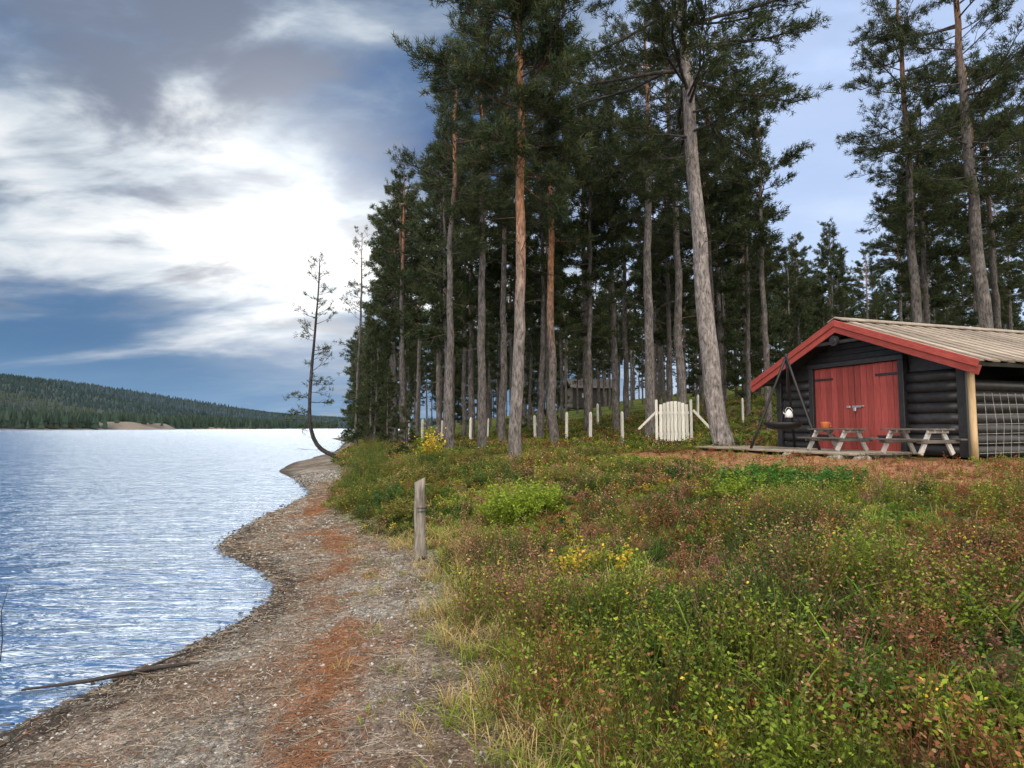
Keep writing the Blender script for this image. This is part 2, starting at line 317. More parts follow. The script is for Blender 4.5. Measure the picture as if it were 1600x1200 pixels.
def pine(H,r0,cs,cr_,nb,seed,lean=(0,0),bow=(0,0),orange=.45,nn=14,nl=.17,nw=.02,tuft=1.,path=None,dead=10,shape=1.,dark=.9,flare=1.5,ntw=6,grey=1.):
    global R
    old=R; R=np.random.RandomState(seed)
    b=B(); k=22; t=np.linspace(0,1,k)
    wob=np.cumsum(R.randn(k,2)*.03*H/14,0); wob-=wob[0]
    px=lean[0]*t*H+bow[0]*np.sin(t*np.pi)+wob[:,0]; py=lean[1]*t*H+bow[1]*np.sin(t*np.pi)+wob[:,1]
    pts=np.stack([px,py,t*H],-1)
    if path is not None:
        pp=np.asarray(path,float); tt=np.linspace(0,1,len(pp))
        pts=np.stack([np.interp(t,tt,pp[:,i]) for i in range(3)],-1)
        for _ in range(2): pts[1:-1]=(pts[:-2]+2*pts[1:-1]+pts[2:])/4
    pts2=np.vstack([pts[:1]-A([0,0,.4]),pts[:1]+A([0,0,.12]),pts[1:]])
    rad=r0*(1-t)**.75*.93+.015; rad2=np.concatenate([[r0*flare],[r0*1.12],rad[1:]])
    cc=lerp(GREY*grey,ORNG,sst(np.concatenate([[0,0],t[1:]]),orange-.2,orange+.12)); V,F,c=tube(pts2,rad2,12,False)
    V=V+R.randn(*V.shape)*r0*.035
    b.add(V,F,np.repeat(cc,12,0),0)
    tp=[];td=[];S0=[];S1=[]
    for i in range(nb):
        q=((i+R.rand())/nb); zt=cs+(1-cs)*q; o=np.array([np.interp(zt,t,pts[:,j]) for j in range(3)])
        if shape>0: L=cr_*((1-q)**.6*(.45+.75*min(1,q*3.)))**shape
        else: L=cr_*(1-q*.85)
        L=L*(.35+.85*R.rand())+.25
        az=R.rand()*6.283; el=math.radians(-18+52*q+R.randn()*12)
        d=A([math.cos(az)*math.cos(el),math.sin(az)*math.cos(el),math.sin(el)])
        m_=6; s=np.linspace(0,1,m_)[:,None]; side=A([-math.sin(az),math.cos(az),0])
        path_=o+d*s*L+A([0,0,1])*(.22*L*(s**2-.35*s))+side*(R.randn()*.12*L*s**2)+R.randn(m_,3)*.03*L*s
        rb=max(.010,.014*L+.005)*min(1,rad[int(zt*(k-1))]/(.05)*1.2); addtube(b,path_,rb*(1-.8*s[:,0]),(ORNG*.4+GREY*.25) if zt>orange else GREY*.6,4,0,False)
        nt_=max(3,int(ntw*L*1.1+2)); ss=.22+.78*np.sort(R.rand(nt_)); ss[-1]=1.
        for s1 in ss:
            pp=np.array([np.interp(s1,s[:,0],path_[:,j]) for j in range(3)])
            dd=nrm(d*.75+side*R.uniform(-1.1,1.1)+A([0,0,R.uniform(-.15,.7)])); tl=(.2+.32*L*(1.15-s1))*R.uniform(.7,1.25)
            e=pp+dd*tl; S0.append(pp);S1.append(e)
            kk=max(1,int(round((1.5+tl*5.)*tuft)))
            for j in range(kk):
                f=.3+.7*(j+1)/kk; tp.append(pp+(e-pp)*f+R.randn(3)*.06+A([0,0,.02])); td.append(dd+A([0,0,.3]))
    for i in range(dead):
        zt=R.uniform(.18,cs+.05); o=np.array([np.interp(zt,t,pts[:,j]) for j in range(3)]); az=R.rand()*6.283; L=R.uniform(.25,1.3)
        d=A([math.cos(az),math.sin(az),R.uniform(-.35,.2)]); e=o+d*L; S0.append(o);S1.append(e); mid=o+d*L*.6; S0.append(mid); S1.append(mid+nrm(d+R.randn(3)*.6)*L*.4)
    S0=A(S0);S1=A(S1); sticks(b,S0,S1,.011,.004,A([.08,.06,.045]),0)
    tp=A(tp);td=nrm(A(td)); c1=lerp(A([.022,.042,.016]),A([.080,.095,.028]),R.rand(len(tp))**1.4)*dark
    needles(b,tp,td,nn,nl,nw,c1,1,.75)
    me=b.mesh('pine_tree',[bark_mat,needle_mat]); R=old; return me
def place(me,x,y,rz=0,s=1.,name='pine_tree',dz=0,sz=None):
    o=bpy.data.objects.new(name,me); COL.objects.link(o); o.location=(x,y,float(gz(x,y,False))-.05+dz); o.rotation_euler=(0,0,rz); o.scale=(s,s,sz or s); return o
place(pine(12.2,.135,.50,1.9,66,1,lean=(.0,0),orange=.40,nn=16,ntw=9,shape=.8,grey=1.4),.07,13.2)
place(pine(17.5,.27,.46,4.2,74,2,lean=(-.035,.0),bow=(-.25,0),orange=1.1,nn=15,nw=.022,ntw=6,flare=1.9,grey=2.0),5.75,16.6)
place(pine(15.0,.15,.46,2.1,56,3,orange=.7),-1.0,20.5)
place(pine(13.5,.13,.46,1.8,52,4,orange=.7),-1.95,19.5)
place(pine(13.6,.17,.38,1.8,60,5,orange=.7,nn=12,nw=.03),-5.4,30)
place(pine(15.8,.16,.48,2.0,58,8,orange=.35),1.55,22)
place(pine(16.5,.20,.46,2.5,60,11,orange=.8,grey=1.2),5.1,22.5)
place(pine(17,.19,.46,2.5,60,12,lean=(-.02,0),orange=.85,grey=1.2),6.8,24.5)
place(pine(19,.24,.42,3.0,66,14,lean=(-.03,0),orange=.8),16.4,20.5)
place(pine(17.5,.19,.40,2.6,62,15,lean=(-.01,0),orange=.8),15.1,22.5)
cur=[(.3,0,0),(-.25,0,.12),(-.9,0,.4),(-1.3,0,1.0),(-1.45,0,2.),(-1.42,0,3.2),(-1.35,0,4.5),(-1.25,0,5.8),(-1.2,0,7.),(-1.1,0,8.2),(-1.1,0,9.6)]
place(pine(9.6,.11,.34,1.2,40,21,path=cur,orange=1.2,nn=9,tuft=.6,nl=.18,nw=.026,shape=-1,dead=8,flare=1.1,ntw=3,grey=.4),-8.2,29,dz=.0)
place(pine(14.3,.11,.34,1.4,38,22,orange=.9,nn=8,tuft=.6,nl=.18,nw=.03,dead=18,ntw=3),-10.2,40)
var=[pine(15,.14,.46,2.0,52,31,nn=11,nl=.2,nw=.036,orange=.85),
     pine(14,.13,.38,1.8,56,32,nn=11,nl=.2,nw=.036,orange=.85),
     pine(16,.16,.50,2.3,52,33,nn=11,nl=.2,nw=.036,orange=.65,lean=(.01,0)),
     pine(13,.11,.30,1.5,60,34,nn=11,nl=.2,nw=.036,orange=.9),
     pine(15.5,.14,.54,2.1,46,35,nn=11,nl=.2,nw=.036,orange=.7,lean=(-.012,.01)),
     pine(7,.07,.10,1.3,56,36,nn=11,nl=.18,nw=.034,orange=1.2,dead=2,shape=-1),
     pine(11,.10,.12,1.7,64,37,nn=11,nl=.2,nw=.036,orange=1.2,dead=2,shape=-1)]
heroes=[(.07,13.2),(5.75,16.6),(-1,20.5),(-1.95,19.5),(-5.4,30),(1.55,22),(5.1,22.5),(6.8,24.5),(16.4,20.5),(15.1,22.5),(-8.2,29),(-10.2,40)]
extra=[(3.6,29,2),(6.2,33,0),(9.0,27,4),(11.2,29,1),(8.6,33,3),(-3.3,27,3),(-2.6,33,0),(0.3,29,1),(2.0,34,4),(-6.8,36,1),(-8.3,43,0),(19.5,25,0),(22.5,28,2),(3.2,25,3),(-.4,24.5,2),(-5.9,33,1),
 (-1.9,29,0),(-4.2,35,2),(1.2,26,1),(4.6,27,0),(7.6,29.5,1),(10.1,24,0),(9.9,31,2),(-7.6,39,2),(20.5,21.5,1),(24,24,4),(21,31,3),(18,26,1),(-2.6,24.5,3)]
pl=list(heroes)
for (x0,y0,v) in extra:
    place(var[v],x0,y0,R.rand()*6.28,R.uniform(.9,1.08)); pl.append((x0,y0))
cnt=0; tries=0
while cnt<340 and tries<30000:
    tries+=1; y0=27+ R.rand()**.9*100; x0=R.uniform(-34,115)
    if x0>1.02*y0+4: continue
    if .44<x0/y0<.63 and y0<52: continue
    xv=float(Xv(np.array(y0)))
    if x0<xv+1.2: continue
    dmin=2.1 if y0<50 else 2.5
    if x0>.5*y0: dmin*=1.3
    if min((x0-a_)**2+(y0-b_)**2 for a_,b_ in pl)<dmin**2: continue
    r_=R.rand(); v=var[R.randint(5)] if r_<.86 else (var[5] if r_<.92 else var[6])
    place(v,x0,y0,R.rand()*6.28,R.uniform(.78,1.05)); pl.append((x0,y0)); cnt+=1
for (x0,y0,s) in [(-7.4,33,.9),(-9.9,45,.9),(-12.3,52,1.),(-11.2,49,.8),(-6.,29.5,.5),(-3.6,21,.30),(-9.0,39,1.),(-13.8,57,1.2),(-16,64,1.3),(-19,75,1.3),(16,34,.9),(19.5,38,.8),(17.5,42,1.1),(22,40,.9)]:
    place(var[5],x0,y0,R.rand()*6.28,s)
for (x0,y0,s) in [(17,46,1.05),(20,49,1.1),(24,45,1.1),(22,52,1.15),(27,50,1.),(19.5,56,1.2),(26,57,1.2),(15.5,50,1.),(12.5,36,.85),(14,40,.9)]:
    place(var[6],x0,y0,R.rand()*6.28,s)
# ------------------------------------------------------------------ ground vegetation
leaf_mat=attrmat('leaf_mat',.5,.45,spec=.3)
grass_mat=attrmat('grass_mat',.6,.40,spec=.2)
G_=A([.080,.145,.018]); BG=A([.22,.30,.028]); DG=A([.035,.078,.015]); OL=A([.20,.18,.035]); RU=A([.31,.125,.05]); PK=A([.38,.195,.125]); YE=A([.64,.46,.05]); ST=A([.50,.38,.16]); RD=A([.50,.07,.05])
PAL=A([G_,BG,DG,OL,RU,PK,YE,ST])
def scatter(dens,xr,yr,n):
    X=R.uniform(*xr,n); Y=R.uniform(*yr,n); s=X-np.maximum(Xv(Y),Xs(Y)+.3)
    k=(s>-.05)&(X<.95*Y+2.2)&(R.rand(n)<dens(X,Y,s))
    u=(X-6.71)*.318+(Y-15.14)*-.948; v=(X-6.71)*.948+(Y-15.14)*.318
    k&=~((u>-.2)&(u<5.2)&(v>-1.9))
    k&=(np.hypot(X+1.03,Y-6.95)>.3)
    return X[k],Y[k]
def plants(b,X,Y,h,stems,lps,ll,lw,colf,spread=.35,Z=None):
    N=len(X); Z=gz(X,Y) if Z is None else Z; base=np.repeat(np.stack([X,Y,Z],-1),stems,0); M=N*stems
    hh=np.repeat(h,stems)*(.6+.5*R.rand(M)); d=nrm(np.concatenate([R.randn(M,2)*spread,np.ones((M,1))],1))
    base=base+np.concatenate([R.randn(M,2)*.03,np.zeros((M,1))],1)
    tip=base+d*hh[:,None]; pc=np.repeat(colf,stems,0)
    sticks(b,base,tip,np.maximum(.003,hh*.005),.0012,pc*.5+A([.03,.02,.01]))
    t=np.tile(np.linspace(.25,1,lps),M)+R.randn(M*lps)*.05; P=np.repeat(base,lps,0)+np.repeat(tip-base,lps,0)*t[:,None]
    an=R.rand(M*lps)*6.283; Aa=np.stack([np.cos(an),np.sin(an),R.uniform(-.1,.9,M*lps)],-1)
    P=P+Aa*np.repeat(hh*.10,lps)[:,None]*R.rand(M*lps,1)
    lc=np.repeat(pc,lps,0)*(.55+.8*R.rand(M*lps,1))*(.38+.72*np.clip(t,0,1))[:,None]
    sz=(.7+.6*R.rand(M*lps)); leaves(b,P,Aa,ll*sz,lw*sz,lc)
def pick(X,Y,N):
    z1=fbm(X*.8,Y*.8,41); z2=fbm(X*1.0,Y*1.0,52); z3=fbm(X*1.3,Y*1.3,63); r=R.rand(N)
    nr=1-sst(np.hypot(X,Y),4.5,8)
    idx=np.zeros(N,int)
    idx[r<.25]=1; idx[(z3>.5)&(r<.6)]=1; idx[(z3<.45)&(r<.35)]=2
    idx[(r>.60)&(r<.76)]=3
    idx[(z1>.54+.02*nr)&(r>.50)]=4; idx[(z2>.56+.015*nr)&(r>.52)]=5; idx[(r>.972)]=6; idx[(r>.93)&(r<.972)]=7
    lz=litter_zone(X,Y); idx[(lz>.5)&(r>.3)]=4
    return PAL[idx]
low=lambda X,Y:1-.5*sst(Y,4.,8.)
b=B()
X,Y=scatter(lambda x,y,s:np.clip(1.15-np.hypot(x,y)/16,0.1,1)*(.3+.7*sst(s,0,.4))*(1-.8*litter_zone(x,y)),(-2,9),(.9,9),16000)
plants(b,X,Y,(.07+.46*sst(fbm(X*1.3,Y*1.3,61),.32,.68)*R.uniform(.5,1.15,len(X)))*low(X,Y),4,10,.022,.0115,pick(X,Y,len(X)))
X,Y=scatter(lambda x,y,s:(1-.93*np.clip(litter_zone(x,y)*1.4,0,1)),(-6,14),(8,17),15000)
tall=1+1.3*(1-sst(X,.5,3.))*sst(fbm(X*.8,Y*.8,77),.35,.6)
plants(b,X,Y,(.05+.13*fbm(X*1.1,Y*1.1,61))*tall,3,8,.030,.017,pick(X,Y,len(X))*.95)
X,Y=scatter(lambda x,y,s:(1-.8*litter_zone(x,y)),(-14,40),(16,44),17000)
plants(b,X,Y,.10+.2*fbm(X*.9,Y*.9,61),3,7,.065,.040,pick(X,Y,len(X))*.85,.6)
b.obj('heath_plants',[leaf_mat])
def grass(b,X,Y,h,wid,colf,nbl,curve=.5,sp=.03):
    N=len(X)*nbl; base=np.repeat(np.stack([X,Y,gz(X,Y)-.01],-1),nbl,0)+np.concatenate([R.randn(N,2)*sp,np.zeros((N,1))],1)
    hh=np.repeat(h,nbl)*(.5+.7*R.rand(N)); an=R.rand(N)*6.283; out=np.stack([np.cos(an),np.sin(an),0*an],-1); side=np.stack([-np.sin(an+R.randn(N)*.6),np.cos(an),0*an],-1)*wid*.5
    cv=curve*(.3+R.rand(N)); V=[]
    for t,wf in ((0,1.),(.4,.9),(.75,.6),(1.,0.05)):
        c=base+out*(hh*cv*t**1.8)[:,None]+A([0,0,1])*(hh*(t-.28*cv*t**2.5))[:,None]
        V+= [c-side*wf,c+side*wf]
    V=np.stack(V,1).reshape(-1,3); o=np.arange(N)[:,None]*8
    F=np.concatenate([o+A([[2*k,2*k+1,2*k+3,2*k+2]]) for k in range(3)])
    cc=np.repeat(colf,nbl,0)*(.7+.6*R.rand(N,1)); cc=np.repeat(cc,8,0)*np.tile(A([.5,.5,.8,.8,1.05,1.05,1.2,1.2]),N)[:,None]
    b.add(V,F,cc)
def gcol(X,Y,N):
    q=fbm(X*.7,Y*.7,71)+R.randn(N)*.11; c=np.where((q>.575)[:,None],ST,np.where((q>.45)[:,None],A([.24,.29,.05]),A([.095,.17,.022]))); return c*(.8+.4*R.rand(N,1))
b=B()
X,Y=scatter(lambda x,y,s:(.15+.85*sst(fbm(x*.8,y*.8,81),.42,.6))*np.clip(1.2-np.hypot(x,y)/14,0.2,1)*(1-.85*litter_zone(x,y)),(-2,9),(.9,9),5600)
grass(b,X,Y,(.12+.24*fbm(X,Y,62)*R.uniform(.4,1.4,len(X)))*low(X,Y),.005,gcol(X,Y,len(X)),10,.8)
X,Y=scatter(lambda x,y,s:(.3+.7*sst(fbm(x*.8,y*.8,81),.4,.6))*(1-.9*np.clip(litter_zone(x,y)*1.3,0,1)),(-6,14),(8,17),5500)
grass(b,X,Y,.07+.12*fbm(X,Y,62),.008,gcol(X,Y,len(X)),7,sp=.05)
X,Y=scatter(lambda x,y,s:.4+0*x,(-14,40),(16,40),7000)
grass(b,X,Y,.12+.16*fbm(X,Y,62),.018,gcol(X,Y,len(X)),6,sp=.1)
Y=R.uniform(1.2,8,850); X=Xv(Y)+R.randn(850)*.24+.15; k=np.hypot(X+1.03,Y-6.95)>.32; X,Y=X[k],Y[k]
grass(b,X,Y,.07+.16*R.rand(len(X)),.005,np.where((R.rand(len(X),1)<.7),ST,BG),12,1.1)
Y=R.uniform(2,8,90); X=Xv(Y)-R.rand(90)**2*1.1; grass(b,X,Y,.05+.06*R.rand(90),.005,np.where((R.rand(90,1)<.5),ST,BG),14,.8,.05)
b.obj('grass',[grass_mat])
def bush(name,x,y,h,rad,colr_,n=14,lps=34,ll=.045,lw=.028,mixc=None):
    b=B(); k=n; an=R.rand(k)*6.283; rr=rad*np.sqrt(R.rand(k))*.6; X=x+np.cos(an)*rr; Y=y+np.sin(an)*rr
    c=np.tile(colr_,(k,1)).astype(float)
    if mixc is not None: c[R.rand(k)<.4]=mixc
    plants(b,X,Y,h*(.55+.55*R.rand(k))*(1-.35*(rr/(rad*.6))**2),4,lps,ll,lw,c,rad/h*.5)
    return b.obj(name,[leaf_mat])
bush('willow_bush',-.05,7.6,.55,.55,BG*1.1,24,44,.036,.02)
bush('willow_bush',.35,7.9,.45,.5,BG*1.1,16,40,.036,.02)
bush('willow_bush',3.3,8.0,.42,.9,A([.08,.21,.03]),32,44,.04,.022)
bush('willow_bush',2.7,7.5,.42,.6,BG,20,40,.036,.02)
bush('willow_bush',4.0,7.8,.40,.6,A([.07,.18,.03]),20,40,.04,.022)
bush('birch_sapling',-2.1,15.5,1.1,.45,YE,12,26,.05,.04,BG)
bush('birch_sapling',.5,5.2,.42,.20,BG,5,22,.030,.024,YE)
bush('birch_sapling',.95,4.9,.36,.20,YE,5,20,.030,.024,BG)
bush('birch_sapling',.72,5.3,.36,.16,YE,3,20,.028,.022,BG)
bush('birch_sapling',2.2,12.0,.3,.3,YE,5,20,.035,.025,BG)
for (x0,y0,h0,r0_,c0) in [(-2.0,9.7,.5,.7,DG*1.6),(-2.6,10.6,.6,.8,G_),(-1.6,11.2,.5,.9,OL),(-3.0,12.0,.7,.7,G_),(-3.3,14,.75,.8,DG*1.7),(-2.4,13,.6,1.0,OL),(-3.8,16.5,.85,.9,G_),(-1.3,9.6,.42,.7,G_),(-4.6,19,.95,1.,G_),(-.6,11.6,.45,.8,G_),(-1.0,13.5,.5,.9,OL),(.9,11.5,.38,.8,G_),
   (-.3,9.8,.42,.7,DG*1.6),(.8,9.4,.36,.7,OL),(-1.9,14.8,.6,.9,DG*1.6),(-5.0,22,.9,1.,DG*1.7),(1.9,10.2,.34,.7,G_),(-.2,14.8,.5,.9,G_),(-5.8,25,.9,1.1,OL),(-1.6,8.7,.36,.5,OL),(1.7,13.2,.4,.8,DG*1.6)]:
    bush('juniper_bush',x0,y0,h0,r0_,c0,28,46,.030,.012,OL*.9)
for (x0,y0) in [(1.5,5.0),(1.9,6.0),(3.2,4.1),(3.5,4.6),(.9,6.4),(4.6,5.2),(2.7,5.4),(2.15,4.9),(1.1,5.7)]:
    bush('wilted_meadow_plant',x0,y0,.34,.30,PK,8,26,.016,.007,RU)
for (x0,y0) in [(2.55,3.4),(2.85,3.7),(3.0,3.3),(1.35,4.5),(1.9,2.95)]:
    bush('wilted_meadow_plant',x0,y0,.42,.34,RU*1.05,12,32,.016,.007,PK)
for (x0,y0) in [(1.25,2.75),(1.02,2.8)]:
    bush('red_leaved_sapling',x0,y0,.24,.10,RD,3,11,.028,.018,PK)
for (x0,y0) in [(1.6,2.6),(2.0,2.5),(.8,3.4),(1.3,3.4),(2.1,4.2),(.4,4.1),(1.05,2.2),(2.3,3.2),(1.7,3.7),(2.6,4.6)]:
    bush('blueberry_shrub',x0,y0,.36,.32,BG*.9,14,26,.022,.013,G_)
b=B()
for (x0,y0) in [(1.75,3.6),(1.95,3.3),(1.0,3.2),(2.4,3.1),(1.3,4.1),(1.15,2.6),(1.5,2.9)]:
    grass(b,A([x0]),A([y0]),A([.40]),.013,A([[.17,.28,.035]]),9,.9,.03)
b.obj('broad_leaf_grass',[grass_mat])
# ------------------------------------------------------------------ beach pebbles and needle debris
ico=A([(1,0,0),(-1,0,0),(0,1,0),(0,-1,0),(0,0,1),(0,0,-1)],float); fi=A([(0,2,4),(2,1,4),(1,3,4),(3,0,4),(2,0,5),(1,2,5),(3,1,5),(0,3,5)])
N=42000; Y=1.2+R.rand(N)**1.5*20; X=Xs(Y)+R.rand(N)*(Xv(Y)+.25-Xs(Y)); r=(.003+.009*R.rand(N)**3)*(1+Y/9)
N2=2600; Y2=1.5+R.rand(N2)**1.3*18; X2=Xs(Y2)+R.randn(N2)*.14+.04; r2=(.006+.020*R.rand(N2)**3)*(1+Y2/14)
wet=np.concatenate([np.zeros(N),np.ones(N2)]); X=np.concatenate([X,X2]); Y=np.concatenate([Y,Y2]); r=np.concatenate([r,r2])
keep=X>-4-Y*.6; X,Y,r,wet=X[keep],Y[keep],r[keep],wet[keep]; N=len(X); b=B(); Z=gz(X,Y)
V=ico[None]*r[:,None,None]*(.6+.8*R.rand(N,1,3))*A([1,1,.55])+np.stack([X,Y,Z+r*.15],-1)[:,None]+R.randn(N,6,3)*(r*.15)[:,None,None]
F=(np.arange(N)[:,None,None]*6+fi[None]).reshape(-1,3)
pc=A([[.28,.265,.24],[.40,.375,.335],[.15,.135,.12],[.22,.165,.13],[.48,.46,.42]])[R.randint(0,5,N)]*(.5+.5*R.rand(N,1))*(1-.6*wet[:,None])
b.add(V.reshape(-1,3),F,np.repeat(pc,6,0)); b.obj('beach_pebbles',[attrmat('pebble_mat',.8)],True)
N=95000; Y=1.2+R.rand(N)**1.6*17; X=Xs(Y)+R.rand(N)*(Xv(Y)+.3-Xs(Y)); st_=strip(X,Y); p_=st_*1.1+.3*sst(fbm(X*1.3,Y*1.3,31),.35,.7)+.18
k=R.rand(N)<p_; X,Y,st_=X[k],Y[k],st_[k]; N=len(X); an=R.rand(N)*6.283; L=(.02+.08*R.rand(N)**3)*(1+Y/14)
P0=np.stack([X,Y,gz(X,Y)+.005+.01*R.rand(N)],-1); P1=P0+np.stack([np.cos(an)*L,np.sin(an)*L,R.randn(N)*.006],-1)
ci=np.where(R.rand(N)<.10+st_,R.randint(0,2,N),R.randint(2,5,N))
b=B(); sticks(b,P0,P1,.0012*(1+Y/7),.0008*(1+Y/7),A([[.30,.135,.06],[.20,.10,.055],[.40,.34,.26],[.10,.078,.06],[.21,.17,.13]])[ci])
N=420; Y=1.5+R.rand(N)*8; X=Xs(Y)+R.rand(N)*(Xv(Y)-Xs(Y)); an=R.rand(N)*6.283; L=.1+.25*R.rand(N)
P0=np.stack([X,Y,gz(X,Y)+.012],-1); P1=P0+np.stack([np.cos(an)*L,np.sin(an)*L,.02*R.rand(N)],-1); P1[:,2]=np.maximum(P1[:,2],gz(P1[:,0],P1[:,1])+.01)
sticks(b,P0,P1,.0035,.002,A([.20,.155,.11]))
N=900; Y=1.5+R.rand(N)*9; X=Xs(Y)+.08+np.abs(R.randn(N))*.22; an=R.rand(N)*6.283; L=.03+.14*R.rand(N)**2
P0=np.stack([X,Y,gz(X,Y)+.010],-1); P1=P0+np.stack([np.cos(an)*L,np.sin(an)*L,.01*R.rand(N)],-1)
sticks(b,P0,P1,.0035,.002,A([.045,.035,.028])); b.obj('needle_litter',[attrmat('litter_mat',.85)])
dk=attrmat('dark_wood_attr',.6,nscale=30,namp=.4)
b=B(); addtube(b,[(-3.15,4.05,.02),(-2.8,4.15,.035),(-2.45,4.3,.06),(-2.15,4.32,.09)],[.006,.014,.017,.007],(.03,.025,.022),6)
addtube(b,[(-2.55,4.22,.05),(-2.4,4.4,.09),(-2.3,4.5,.1)],[.010,.007,.004],(.03,.025,.022),5); b.obj('driftwood_branch',[dk])
b=B(); addtube(b,[(-3.75,4.6,-.1),(-3.74,4.6,.15),(-3.76,4.6,.35),(-3.71,4.6,.55)],[.004,.004,.003,.002],(.03,.03,.03),5); b.obj('reed_stalk',[dk])
# ------------------------------------------------------------------ mooring post
grey=woodmat('weathered_grey_wood',(.10,.088,.075),(.36,.32,.27),(9,9,1.2),.8,.8,4)
black=woodmat('black_tarred_wood',(.012,.012,.014),(.035,.034,.036),(2,2,2),.45,.5,6,spec=.5)
red=woodmat('red_painted_wood',(.22,.040,.036),(.36,.074,.064),(14,14,1.2),.6,.3,3)
redt=woodmat('red_painted_trim',(.24,.040,.034),(.36,.072,.056),(2,14,14),.6,.3,3)
roofm=woodmat('weathered_roof_boards',(.13,.105,.085),(.38,.32,.255),(.5,6,6),.85,.5,5)
pale=woodmat('pale_wood',(.42,.29,.15),(.60,.44,.25),(9,9,1),.65,.3,4)
whitew=woodmat('whitewashed_wood',(.42,.40,.36),(.72,.70,.64),(12,12,1.4),.75,.3,4)
legm=woodmat('grey_painted_wood',(.24,.235,.23),(.50,.48,.46),(6,6,6),.75,.3,4)
tabm=woodmat('dark_stained_wood',(.05,.045,.042),(.14,.125,.11),(1.5,9,9),.7,.3,4)
deckm=woodmat('deck_wood',(.15,.125,.10),(.38,.33,.26),(1.2,8,8),.8,.4,5)
px0,py0=-1.03,6.95; gz0=float(gz(px0,py0)); b=B()
k=9; zz=np.linspace(-.3,.9,k); addtube(b,np.stack([px0+.004*np.sin(zz*9)-.015*zz,py0+0*zz,gz0+zz],-1),.066+.006*np.sin(zz*13+1)-.008*zz,(1,1,1),16)
V=b.v[0]; top=V[:,2]>gz0+.85; V[top,2]+= (V[top,0]-px0)*.5
V[:-2]+=np.repeat(R.randn(len(V)-2,1)*.003,3,1)
addtube(b,[(px0+.065*math.cos(a_),py0+.065*math.sin(a_),gz0+.56+.012*math.sin(a_)) for a_ in np.linspace(0,6.28,20)],[.006]*20,(1,1,1),5,1,False)
addtube(b,[(px0+.069*math.cos(a_),py0+.069*math.sin(a_),gz0+.58-.012*math.sin(a_)) for a_ in np.linspace(0,6.28,20)],[.005]*20,(1,1,1),5,1,False)
addtube(b,[(px0,py0,gz0-.1),(px0,py0,gz0+.06)],[.085,.07],(1,1,1),12,1,False)
b.obj('mooring_post',[grey,black])
# ------------------------------------------------------------------ box helper
import bmesh
def box(name,parent,c,size,mat,rot=(0,0,0),bev=.006):
    bm=bmesh.new(); bmesh.ops.create_cube(bm,size=1); bmesh.ops.scale(bm,vec=size,verts=bm.verts)
    if bev: bmesh.ops.bevel(bm,geom=bm.edges[:],offset=min(bev,min(size)*.3),segments=1,affect='EDGES')
    me=bpy.data.meshes.new(name); bm.to_mesh(me); bm.free(); me.materials.append(mat)
    o=bpy.data.objects.new(name,me); COL.objects.link(o); o.parent=parent; o.location=c; o.rotation_euler=rot; return o
def rod(name,parent,p0,p1,r,mat,n=12,r1=None):
    b=B(); p0=np.array(p0,float); p1=np.array(p1,float); k=5; t=np.linspace(0,1,k)[:,None]
    addtube(b,p0+(p1-p0)*t,np.linspace(r,r1 or r,k),(1,1,1),n); return b.obj(name,[mat],True,parent)
def empty(name,loc=(0,0,0),rz=0):
    o=bpy.data.objects.new(name,None); COL.objects.link(o); o.location=loc; o.rotation_euler=(0,0,rz); o.empty_display_size=.2; return o
# ------------------------------------------------------------------ cabin
CZ=1.17
cab=empty('log_cabin',(6.71,15.14,CZ),math.radians(-71.4))
W=4.5; RX=2.15; DEP=8.0; EZ=1.66; RZ=2.80; OHL=-.44; OHR=5.03; FY=-.5
def roofz(x): return RZ-(RZ-EZ)*(RX-x)/(RX-OHL) if x<RX else RZ-(RZ-EZ)*(x-RX)/(OHR-RX)
LR=.105
def logs(nm,x0,x1,y,z0,z1,ax='x'):
    i=0; zc_=z0+LR
    while zc_+LR<=z1+.02:
        r=LR*1.06
        p0,p1=((x0-.0,y,zc_),(x1,y,zc_)) if ax=='x' else ((y,x0,zc_),(y,x1,zc_))
        rod(f'{nm}_{i}',cab,p0,p1,r,black,12); i+=1; zc_+=2*LR*.95
D0,D1=1.05,3.22; DH=1.88
logs('front_log_left',-.12,D0-.08,.08,0,1.75); logs('front_log_right',D1+.08,W-.12,.08,0,1.75)
logs('side_log',.0,DEP,W-.14,0,1.55,'y'); logs('left_side_log',.0,DEP,0.02,0,1.7,'y'); 
box('back_wall',cab,(W/2,DEP-.1,1.0),(W,.1,2.0),black)
b=B(); b.add([(-.02,.10,1.66),(W+.02,.10,1.62),(W+.02,.10,roofz(W)-.12),(RX,.10,RZ-.12),(-.02,.10,roofz(0)-.12)],[[0,1,2],[0,2,3]],(1,1,1)); b.f.append(A([[0,3,4]])); b.m.append(A([0]))
b.obj('gable_wall',[black],False,cab)
for i in range(7):
    z_=1.95+i*.125
    if z_>RZ-.2: break
    xl=OHL+(z_+.14-EZ)/(RZ-EZ)*(RX-OHL); xr=OHR-(z_+.14-EZ)/(RZ-EZ)*(OHR-RX)
    box(f'gable_board_{i}',cab,((xl+xr)/2,.075,z_),(xr-xl,.03,.12),black,(math.radians(7),0,0))
box('door_frame_left',cab,(D0-.05,-.02,DH/2),(.12,.14,DH),black); box('door_frame_right',cab,(D1+.05,-.02,DH/2),(.12,.14,DH),black)
box('door_lintel',cab,((D0+D1)/2,-.02,DH+.05),(D1-D0+.24,.16,.10),black)
nbp=14; pw=(D1-D0-.02)/nbp
for i in range(nbp):
    xo=D0+.01+pw*(i+.5)
    box(f'door_plank_{i}',cab,(xo,.0+.003*(i%2),DH/2),(pw-(.006 if i not in(6,7) else .016),.04,DH-.02),red,(0,0,0),.004)
